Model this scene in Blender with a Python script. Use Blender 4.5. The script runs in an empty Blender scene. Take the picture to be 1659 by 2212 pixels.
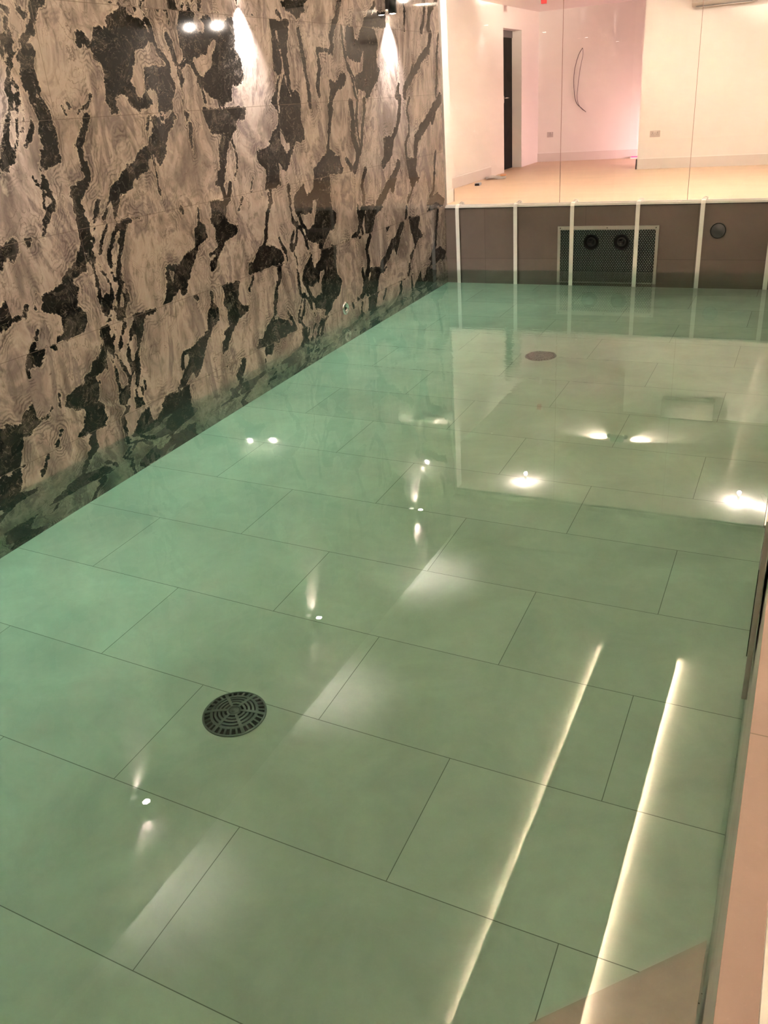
import bpy, bmesh, math, random
import numpy as np
from mathutils import Vector, Matrix

random.seed(7)
rng = np.random.default_rng(5)
scene = bpy.context.scene
COL = scene.collection
PI = math.pi
STRIP = 190.0         # radiance of the light strips

# ---------------------------------------------------------------- measures (metres); deck level is z = 0
WATER = -0.735      # water level
FLOOR = -1.48       # pool floor
PW = 3.985          # pool width
NEAR = -9.75        # near end of the pool
CEIL = 2.87         # pool hall ceiling
RC = 2.36           # ceiling of the room behind the glass
GT = 2.23           # glass top
HALL_R = 4.115      # right wall of the hall
HALL_N = -11.2      # near wall of the hall

# ---------------------------------------------------------------- helpers
def new_bm():
    return bmesh.new()

def add_box(bm, lo, hi, mi=0):
    x0, y0, z0 = lo; x1, y1, z1 = hi
    v = [bm.verts.new(p) for p in ((x0,y0,z0),(x1,y0,z0),(x1,y1,z0),(x0,y1,z0),(x0,y0,z1),(x1,y0,z1),(x1,y1,z1),(x0,y1,z1))]
    fs = [(0,3,2,1),(4,5,6,7),(0,1,5,4),(1,2,6,5),(2,3,7,6),(3,0,4,7)]
    out = []
    for f in fs:
        fa = bm.faces.new([v[i] for i in f]); fa.material_index = mi; out.append(fa)
    return v, out

def add_lathe(bm, prof, n=48, M=Matrix.Identity(4), closed=False, smooth=True, mi=0):
    """prof: (radius, height) pairs turned about local z"""
    rings = []
    for r, h in prof:
        if r < 1e-6:
            rings.append([bm.verts.new(M @ Vector((0, 0, h)))])
        else:
            rings.append([bm.verts.new(M @ Vector((r*math.cos(2*PI*i/n), r*math.sin(2*PI*i/n), h))) for i in range(n)])
    pairs = list(zip(rings[:-1], rings[1:]))
    if closed:
        pairs.append((rings[-1], rings[0]))
    for a, b in pairs:
        for i in range(n):
            j = (i+1) % n
            if len(a) == 1 and len(b) == 1: continue
            if len(a) == 1: f = bm.faces.new((a[0], b[j], b[i]))
            elif len(b) == 1: f = bm.faces.new((a[i], a[j], b[0]))
            else: f = bm.faces.new((a[i], a[j], b[j], b[i]))
            f.smooth = smooth; f.material_index = mi

def add_tube(bm, pts, r, n=10, caps=True):
    pts = [Vector(p) for p in pts]
    rings = []
    ref = None
    for i, p in enumerate(pts):
        t = (pts[min(i+1, len(pts)-1)] - pts[max(i-1, 0)]).normalized()
        if ref is None:
            ref = Vector((0, 0, 1)) if abs(t.z) < 0.9 else Vector((1, 0, 0))
        a = t.cross(ref).normalized(); b = a.cross(t).normalized(); ref = b
        rings.append([bm.verts.new(p + r*(math.cos(2*PI*k/n)*a + math.sin(2*PI*k/n)*b)) for k in range(n)])
    for A, B in zip(rings[:-1], rings[1:]):
        for k in range(n):
            f = bm.faces.new((A[k], A[(k+1) % n], B[(k+1) % n], B[k])); f.smooth = True
    if caps:
        bm.faces.new(list(reversed(rings[0]))); bm.faces.new(rings[-1])

def add_prism(bm, poly, z0, z1):
    a = [bm.verts.new((x, y, z0)) for x, y in poly]; b = [bm.verts.new((x, y, z1)) for x, y in poly]
    bm.faces.new(list(reversed(a))); bm.faces.new(b)
    n = len(poly)
    for i in range(n):
        bm.faces.new((a[i], a[(i+1) % n], b[(i+1) % n], b[i]))

def bevel(bm, w, seg=2):
    bmesh.ops.bevel(bm, geom=bm.edges[:], offset=w, segments=seg, affect='EDGES', profile=0.6)

def obj(name, bm, mat, parent=None, loc=None, fix=True):
    if fix:
        bmesh.ops.recalc_face_normals(bm, faces=bm.faces)
    me = bpy.data.meshes.new(name); bm.to_mesh(me); bm.free()
    mats = mat if isinstance(mat, (list, tuple)) else [mat]
    for m in mats: me.materials.append(m)
    o = bpy.data.objects.new(name, me); COL.objects.link(o)
    if parent is not None: o.parent = parent
    if loc is not None: o.location = loc
    return o

def tag(o, label=None, cat=None, group=None, kind=None):
    if label: o['label'] = label
    if cat: o['category'] = cat
    if group: o['group'] = group
    if kind: o['kind'] = kind
    return o

def thing(name, label, cat, loc=(0,0,0), rot=(0,0,0), group=None):
    o = bpy.data.objects.new(name, None); COL.objects.link(o)
    o.empty_display_size = 0.05
    o.location = loc; o.rotation_euler = rot
    return tag(o, label, cat, group)

def struct(name, bm, mat, label=None, parent=None):
    o = obj(name, bm, mat, parent)
    if parent is None: o['kind'] = 'structure'
    if label: o['label'] = label
    return o

def children(o):
    return [c for c in bpy.data.objects if c.parent == o]

def dup(root, loc, label):
    r = root.copy(); COL.objects.link(r); r.location = loc; r['label'] = label
    for ch in children(root):
        c = ch.copy(); COL.objects.link(c); c.parent = r
        for g in children(ch):
            d = g.copy(); COL.objects.link(d); d.parent = c
    return r

# ---------------------------------------------------------------- materials
class NT:
    def __init__(s, name):
        s.m = bpy.data.materials.new(name); s.m.use_nodes = True
        s.t = s.m.node_tree; s.t.nodes.clear()
        s.out = s.t.nodes.new('ShaderNodeOutputMaterial')
    def n(s, typ, **kw):
        nd = s.t.nodes.new(typ)
        for k, v in kw.items():
            if k == 'i':
                for a, b in v.items():
                    if hasattr(b, 'is_output') or isinstance(b, bpy.types.NodeSocket): s.t.links.new(b, nd.inputs[a])
                    else: nd.inputs[a].default_value = b
            else: setattr(nd, k, v)
        return nd
    def math(s, op, a, b=0.0, c=None, clamp=False):
        i = {0: a, 1: b}
        if c is not None: i[2] = c
        return s.n('ShaderNodeMath', operation=op, use_clamp=clamp, i=i).outputs[0]
    def mix(s, f, a, b, blend='MIX'):
        nd = s.n('ShaderNodeMix', data_type='RGBA', blend_type=blend)
        for idx, v in ((0, f), (6, a), (7, b)):
            if isinstance(v, bpy.types.NodeSocket): s.t.links.new(v, nd.inputs[idx])
            else: nd.inputs[idx].default_value = v if not isinstance(v, tuple) or len(v) == 4 else (*v, 1)
        return nd.outputs[2]
    def ramp(s, f, stops, interp='LINEAR'):
        nd = s.n('ShaderNodeValToRGB'); cr = nd.color_ramp; cr.interpolation = interp
        while len(cr.elements) < len(stops): cr.elements.new(0.5)
        for e, (p, c) in zip(cr.elements, stops):
            e.position = p; e.color = (*c, 1) if len(c) == 3 else c
        s.t.links.new(f, nd.inputs[0]); return nd.outputs[0]
    def noise(s, vec, scale, detail=4, rough=0.5, dist=0.0, dim='3D'):
        return s.n('ShaderNodeTexNoise', noise_dimensions=dim, i={'Vector': vec, 'Scale': scale, 'Detail': detail, 'Roughness': rough, 'Distortion': dist})
    def bsdf(s, col, rough=0.5, metal=0.0, spec=0.5, normal=None, coat=0.0, **kw):
        i = {'Base Color': col if isinstance(col, bpy.types.NodeSocket) else (*col, 1), 'Roughness': rough, 'Metallic': metal, 'Specular IOR Level': spec, 'Coat Weight': coat}
        if normal is not None: i['Normal'] = normal
        i.update(kw)
        b = s.n('ShaderNodeBsdfPrincipled', i=i)
        s.t.links.new(b.outputs[0], s.out.inputs[0]); return b

def sm(name, col, rough=0.5, metal=0.0, spec=0.5, var=0.06, scale=8.0, bump=0.0, coat=0.0):
    """plain surface with faint procedural variation"""
    t = NT(name)
    g = t.n('ShaderNodeNewGeometry').outputs['Position']
    nz = t.noise(g, scale, 5, 0.6)
    dark = tuple(c*(1-var*2) for c in col)
    c = t.mix(nz.outputs[0], dark, tuple(min(1, c*(1+var*0.6)) for c in col))
    nm = None
    if bump:
        nz2 = t.noise(g, scale*12, 3, 0.6)
        nm = t.n('ShaderNodeBump', i={'Strength': bump, 'Distance': 0.002, 'Height': nz2.outputs[0]}).outputs[0]
    t.bsdf(c, rough, metal, spec, nm, coat)
    return t.m

def emis(name, col, strength):
    t = NT(name); e = t.n('ShaderNodeEmission', i={'Color': (*col, 1), 'Strength': strength})
    t.t.links.new(e.outputs[0], t.out.inputs[0]); t.m.cycles.emission_sampling = 'NONE'; return t.m

def tile_mat(name, base, axes, u0, v0, bw, bh, offset, grout, rough=0.45, var=0.16, mortar=0.0035, bump=0.25):
    """large format stone-look tile, joints laid out in world metres"""
    t = NT(name)
    g = t.n('ShaderNodeNewGeometry').outputs['Position']
    sp = t.n('ShaderNodeSeparateXYZ', i={0: g})
    u = t.math('SUBTRACT', sp.outputs[axes[0]], u0); v = t.math('SUBTRACT', sp.outputs[axes[1]], v0)
    uv = t.n('ShaderNodeCombineXYZ', i={0: u, 1: v, 2: 0.0}).outputs[0]
    br = t.n('ShaderNodeTexBrick', offset=offset, offset_frequency=2, squash=1.0)
    t.t.links.new(uv, br.inputs['Vector'])
    for k, val in (('Scale', 1.0), ('Mortar Size', mortar/2), ('Mortar Smooth', 0.15), ('Bias', 0.0), ('Brick Width', bw), ('Row Height', bh)):
        br.inputs[k].default_value = val
    br.inputs['Color1'].default_value = (0.93, 0.93, 0.93, 1); br.inputs['Color2'].default_value = (1.05, 1.05, 1.05, 1)
    n1 = t.noise(g, 2.3, 6, 0.62, 0.6); n2 = t.noise(g, 16, 5, 0.65); n3 = t.noise(g, 160, 2, 0.6)
    c = t.mix(t.math('MULTIPLY_ADD', n1.outputs[0], 1.8, -0.4, True), tuple(x*(1-var) for x in base), tuple(x*(1+var) for x in base))
    c = t.mix(t.math('MULTIPLY', n2.outputs[0], 0.45), c, tuple(x*(1-var*1.6) for x in base))
    c = t.mix(t.math('MULTIPLY', t.math('GREATER_THAN', n3.outputs[0], 0.66), 0.10), c, tuple(min(1, x*1.35) for x in base))
    c = t.mix(1.0, c, br.outputs['Color'], 'MULTIPLY')
    c = t.mix(br.outputs['Fac'], c, grout)
    hgt = t.math('SUBTRACT', t.math('MULTIPLY', n2.outputs[0], 0.15), br.outputs['Fac'])
    nm = t.n('ShaderNodeBump', i={'Strength': bump, 'Distance': 0.002, 'Height': hgt}).outputs[0]
    t.bsdf(c, rough, 0, 0.4, nm)
    return t.m

M = {}
TB = (0.51, 0.495, 0.445)
M['floor_tile'] = tile_mat('pool_floor_tile', TB, (0, 1), 0.575, -0.33, 1.19, 0.6, 0.5, (0.16, 0.145, 0.125), var=0.2)
M['wall_tile'] = tile_mat('pool_wall_tile', (0.19, 0.148, 0.128), (0, 2), 0.49, 0.0, 1.19, 0.6, 0.0, (0.10, 0.08, 0.065), var=0.12)
M['side_tile'] = tile_mat('pool_side_tile', TB, (1, 2), -8.457, 0.0, 1.2, 0.6, 0.0, (0.10, 0.09, 0.075))
M['coping'] = tile_mat('coping_tile', (0.39, 0.275, 0.24), (1, 0), -8.457, 0.0, 1.2, 9.0, 0.0, (0.20, 0.15, 0.12), var=0.14)
M['step'] = tile_mat('step_tile', (0.44, 0.37, 0.31), (0, 1), 0.1, 0.1, 5, 5, 0.0, (0.1, 0.09, 0.08), var=0.25)
M['slab'] = sm('step_shadow_slab', (0.42, 0.40, 0.35), 0.5, var=0.06, scale=3)  # floor tone darkened to carry the step's shadow band
M['plaster'] = sm('hall_plaster', (0.70, 0.66, 0.60), 0.8, var=0.03, scale=1.5)
M['header'] = sm('header_plaster', (0.42, 0.38, 0.32), 0.8, var=0.04, scale=1.5)
M['white_wall'] = sm('white_paint', (0.82, 0.78, 0.74), 0.75, var=0.02, scale=1.2)
M['white_gloss'] = sm('white_satin_paint', (0.86, 0.83, 0.80), 0.3, var=0.02, scale=2)
M['skirt'] = sm('skirting_shaded_white', (0.70, 0.64, 0.60), 0.4, var=0.02, scale=2)  # white boards coloured greyer, their shading is put into the paint
M['white_plastic'] = sm('white_plastic', (0.80, 0.76, 0.72), 0.35, var=0.02)
M['grey_plastic'] = sm('grey_plastic', (0.50, 0.44, 0.42), 0.4, var=0.03)
M['ac'] = sm('air_conditioner_shell', (0.42, 0.38, 0.34), 0.35, var=0.02)
M['black'] = sm('black_powder_coat', (0.012, 0.012, 0.013), 0.35, var=0.1)
M['dark'] = sm('dark_void', (0.006, 0.006, 0.006), 0.7, spec=0.1)
M['drain'] = sm('dark_drain_plastic', (0.13, 0.15, 0.14), 0.45, var=0.15, scale=30)
M['drain_hole_shade'] = sm('drain_sump_shade', (0.012, 0.015, 0.014), 0.7)
M['steel'] = sm('brushed_steel', (0.62, 0.58, 0.55), 0.28, 1.0, var=0.05, scale=20)
M['steel_frame'] = sm('satin_steel_frame', (0.50, 0.46, 0.43), 0.42, 0.55, var=0.05, scale=20)
M['chrome'] = sm('chrome', (0.80, 0.78, 0.76), 0.08, 1.0, var=0.02)
M['strap'] = sm('white_webbing', (0.92, 0.89, 0.86), 0.6, var=0.04, scale=60, bump=0.3)
M['puck'] = sm('slate_grey_plastic', (0.085, 0.085, 0.09), 0.4, var=0.1)
M['joint'] = sm('brown_glass_joint', (0.36, 0.24, 0.20), 0.4)
M['cable'] = sm('grey_cable', (0.13, 0.10, 0.11), 0.45)
M['red'] = sm('red_plastic', (0.55, 0.03, 0.03), 0.35)
M['paper'] = sm('white_paper', (0.90, 0.88, 0.85), 0.7, var=0.03)
M['bluegrey'] = sm('blue_grey_box', (0.35, 0.40, 0.50), 0.4)
M['orange'] = sm('orange_scrap', (0.75, 0.36, 0.16), 0.6)
M['led'] = emis('warm_led_diffuser', (1.0, 0.74, 0.42), 4.0)
M['lamp_glow'] = emis('lamp_lens', (1.0, 0.86, 0.76), 60.0)
M['bulb'] = emis('bulb_glow', (1.0, 0.82, 0.66), 30.0)
M['pink_led'] = emis('pink_led_tape', (1.0, 0.07, 0.22), 2.0)

# wood-look floor of the lit room
def wood():
    t = NT('pale_board_floor')
    g = t.n('ShaderNodeNewGeometry').outputs['Position']
    mp = t.n('ShaderNodeMapping', i={0: g, 'Scale': (1.0, 9.0, 1.0)}).outputs[0]
    nz = t.noise(mp, 2.5, 5, 0.6, 0.4)
    br = t.n('ShaderNodeTexBrick', offset=0.37, i={'Vector': g, 'Scale': 1.0, 'Mortar Size': 0.0015, 'Brick Width': 1.2, 'Row Height': 0.19,
             'Color1': (0.94, 0.94, 0.94, 1), 'Color2': (1, 1, 1, 1), 'Mortar': (0.8, 0.8, 0.8, 1)})
    c = t.mix(nz.outputs[0], (0.66, 0.48, 0.33), (0.80, 0.61, 0.44))
    c = t.mix(1.0, c, br.outputs['Color'], 'MULTIPLY')
    t.bsdf(c, 0.42, 0, 0.4)
    return t.m
M['wood'] = wood()

# polished book-matched marble: the 'vein' attribute carries the signed distance to the dark figures
def marble():
    t = NT('polished_black_cream_marble')
    g = t.n('ShaderNodeNewGeometry').outputs['Position']
    at = t.n('ShaderNodeAttribute', attribute_name='vein', attribute_type='GEOMETRY').outputs['Fac']
    w1 = t.noise(g, 9, 6, 0.64, 1.2).outputs[0]
    w2 = t.noise(g, 55, 4, 0.65).outputs[0]
    d = t.math('ADD', at, t.math('MULTIPLY_ADD', w1, 0.10, -0.056))
    d = t.math('ADD', d, t.math('MULTIPLY_ADD', w2, 0.030, -0.015))
    # slanted, stretched flow coordinates for the pale ground
    rot = t.n('ShaderNodeMapping', i={0: g, 'Rotation': (math.radians(-38), 0, 0), 'Scale': (1.0, 1.7, 0.85)}).outputs[0]
    f1 = t.noise(rot, 1.3, 7, 0.58, 1.9).outputs[0]
    f2 = t.noise(rot, 3.6, 7, 0.62, 2.4).outputs[0]
    s1 = t.noise(rot, 1.1, 2.5, 0.55, 1.6).outputs[0]
    s2 = t.noise(g, 5.0, 2.5, 0.55, 0.8).outputs[0]
    ground = t.ramp(f1, [(0.28, (0.15, 0.120, 0.100)), (0.40, (0.31, 0.245, 0.205)), (0.47, (0.45, 0.36, 0.305)), (0.53, (0.54, 0.44, 0.365)), (0.60, (0.27, 0.210, 0.190)), (0.72, (0.49, 0.395, 0.33))])
    ground = t.mix(t.ramp(f2, [(0.34, (0.75, 0.75, 0.75)), (0.45, (0, 0, 0))]), ground, (0.21, 0.17, 0.135))
    ground = t.mix(t.ramp(f2, [(0.60, (0, 0, 0)), (0.70, (0.55, 0.55, 0.55))]), ground, (0.66, 0.56, 0.44))
    # contour lines of the flow: long wavering threads
    cl1 = t.math('PINGPONG', t.math('MULTIPLY', t.math('ADD', s1, t.math('MULTIPLY', w1, 0.10)), 24.0), 0.5)
    thr = t.ramp(cl1, [(0.0, (1, 1, 1)), (0.035, (0.5, 0.5, 0.5)), (0.09, (0, 0, 0))])
    am = t.noise(g, 2.2, 3, 0.6, 0.8).outputs[0]
    amp = t.ramp(am, [(0.44, (0, 0, 0)), (0.58, (1, 1, 1))])
    ground = t.mix(t.math('MULTIPLY', t.math('MULTIPLY', thr, amp), 0.8), ground, (0.10, 0.07, 0.052))
    # bands that run along the dark figures
    near = t.math('SUBTRACT', 1.0, t.math('MULTIPLY', d, t.math('MULTIPLY_ADD', s2, 26.0, -6.0)), clamp=True)
    bw = t.math('ADD', t.math('ADD', at, t.math('MULTIPLY', s2, 0.13)), t.math('MULTIPLY', w1, 0.035))
    bn = t.math('PINGPONG', t.math('MULTIPLY', bw, t.math('MULTIPLY_ADD', s1, 40.0, 24.0)), 0.5)
    bl = t.ramp(t.math('ADD', bn, t.math('MULTIPLY_ADD', w2, 0.5, -0.25)), [(0.0, (1, 1, 1)), (0.16, (0.9, 0.9, 0.9)), (0.26, (0, 0, 0))])
    am2 = t.noise(rot, 2.6, 3, 0.6, 0.8).outputs[0]
    amp2 = t.ramp(am2, [(0.47, (0.03, 0.03, 0.03)), (0.57, (0.8, 0.8, 0.8))])
    ground = t.mix(t.math('MULTIPLY', t.math('MULTIPLY', near, amp2), 0.35), ground, (0.16, 0.13, 0.105))
    ground = t.mix(t.math('MULTIPLY', t.math('MULTIPLY', bl, amp2), t.math('MULTIPLY', near, 0.85)), ground, (0.030, 0.024, 0.019))
    # dark body with pale wisps
    wp = t.noise(g, 8, 5, 0.62, 2.2).outputs[0]
    ws = t.math('ABSOLUTE', t.math('SUBTRACT', wp, 0.5))
    wisp = t.ramp(ws, [(0.0, (0.8, 0.8, 0.8)), (0.005, (0.3, 0.3, 0.3)), (0.012, (0, 0, 0))])
    cl = t.noise(g, 7, 5, 0.65, 0.7).outputs[0]
    body = t.mix(t.ramp(cl, [(0.48, (0, 0, 0)), (0.66, (1, 1, 1))]), (0.006, 0.006, 0.0055), (0.050, 0.042, 0.038))
    body = t.mix(t.math('MULTIPLY', wisp, t.ramp(cl, [(0.42, (0.2, 0.2, 0.2)), (0.55, (1, 1, 1))])), body, (0.30, 0.245, 0.19))
    mask = t.ramp(t.math('MULTIPLY_ADD', d, 10.0, 0.5), [(0.47, (1, 1, 1)), (0.52, (0, 0, 0))])
    ground = t.mix(1.0, ground, (0.70, 0.71, 0.76), 'MULTIPLY')
    c = t.mix(mask, ground, body)
    rim = t.ramp(t.math('MULTIPLY_ADD', d, 10.0, 0.5), [(0.51, (0, 0, 0)), (0.54, (0.9, 0.9, 0.9)), (0.59, (0, 0, 0))])
    c = t.mix(t.math('MULTIPLY', rim, 0.45), c, (0.62, 0.52, 0.41))
    # joints: 1.2 x 0.6 m tiles, stacked
    sp = t.n('ShaderNodeSeparateXYZ', i={0: g})
    jy = t.math('PINGPONG', t.math('ADD', sp.outputs[1], 1.105), 0.6)       # zero at every joint
    jz = t.math('PINGPONG', sp.outputs[2], 0.3)
    jn = t.math('MINIMUM', jy, jz)
    jm = t.math('LESS_THAN', jn, 0.0018)
    c = t.mix(t.math('MULTIPLY', jm, 0.75), c, (0.13, 0.10, 0.08))
    nm = t.n('ShaderNodeBump', invert=True, i={'Strength': 0.3, 'Distance': 0.001, 'Height': jm}).outputs[0]
    b = t.bsdf(c, 0.045, 0, 0.42, nm)
    return t.m
M['marble'] = marble()

def glass_mat():
    """thin clear pane: sees through, mirrors by Fresnel"""
    t = NT('clear_glass_pane')
    fr = t.n('ShaderNodeFresnel', i={'IOR': 1.50})
    tr = t.n('ShaderNodeBsdfTransparent', i={'Color': (0.97, 0.985, 0.975, 1)})
    gl = t.n('ShaderNodeBsdfGlossy', i={'Roughness': 0.0, 'Color': (1, 1, 1, 1)})
    mx = t.n('ShaderNodeMixShader')
    t.t.links.new(fr.outputs[0], mx.inputs[0]); t.t.links.new(tr.outputs[0], mx.inputs[1]); t.t.links.new(gl.outputs[0], mx.inputs[2])
    t.t.links.new(mx.outputs[0], t.out.inputs[0])
    return t.m
M['glass'] = glass_mat()

def water_mat():
    t = NT('pool_water')
    g = t.n('ShaderNodeNewGeometry').outputs['Position']
    n1 = t.noise(g, 1.6, 3, 0.5).outputs[0]
    # livelier water in front of the jet unit
    sp = t.n('ShaderNodeSeparateXYZ', i={0: g})
    dx = t.math('DIVIDE', t.math('SUBTRACT', sp.outputs[0], 1.75), 0.8); dy = t.math('DIVIDE', t.math('ADD', sp.outputs[1], 3.45), 0.75)
    r2 = t.math('ADD', t.math('MULTIPLY', dx, dx), t.math('MULTIPLY', dy, dy))
    patch = t.math('MULTIPLY', t.math('POWER', 2.718, t.math('MULTIPLY', r2, -1.0)), 1.0)
    n2 = t.noise(t.n('ShaderNodeMapping', i={0: g, 'Scale': (1.0, 2.2, 1.0)}).outputs[0], 9.0, 3, 0.5).outputs[0]
    h = t.math('ADD', t.math('MULTIPLY', n1, 0.010), t.math('MULTIPLY', t.math('MULTIPLY', n2, patch), 0.034))
    n3 = t.noise(g, 11.0, 2, 0.5).outputs[0]
    h = t.math('ADD', h, t.math('MULTIPLY', n3, 0.00022))
    nm = t.n('ShaderNodeBump', i={'Strength': 0.04, 'Distance': 1.0, 'Height': h}).outputs[0]
    b = t.n('ShaderNodeBsdfGlass', i={'IOR': 1.333, 'Roughness': 0.0, 'Color': (1, 1, 1, 1), 'Normal': nm})
    t.t.links.new(b.outputs[0], t.out.inputs['Surface'])
    dens = 1.0
    sig = (0.315, 0.035, 0.125)
    v = t.n('ShaderNodeVolumeAbsorption', i={'Color': (1-sig[0]/dens, 1-sig[1]/dens, 1-sig[2]/dens, 1), 'Density': dens})
    t.t.links.new(v.outputs[0], t.out.inputs['Volume'])
    return t.m
M['water'] = water_mat()

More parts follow.
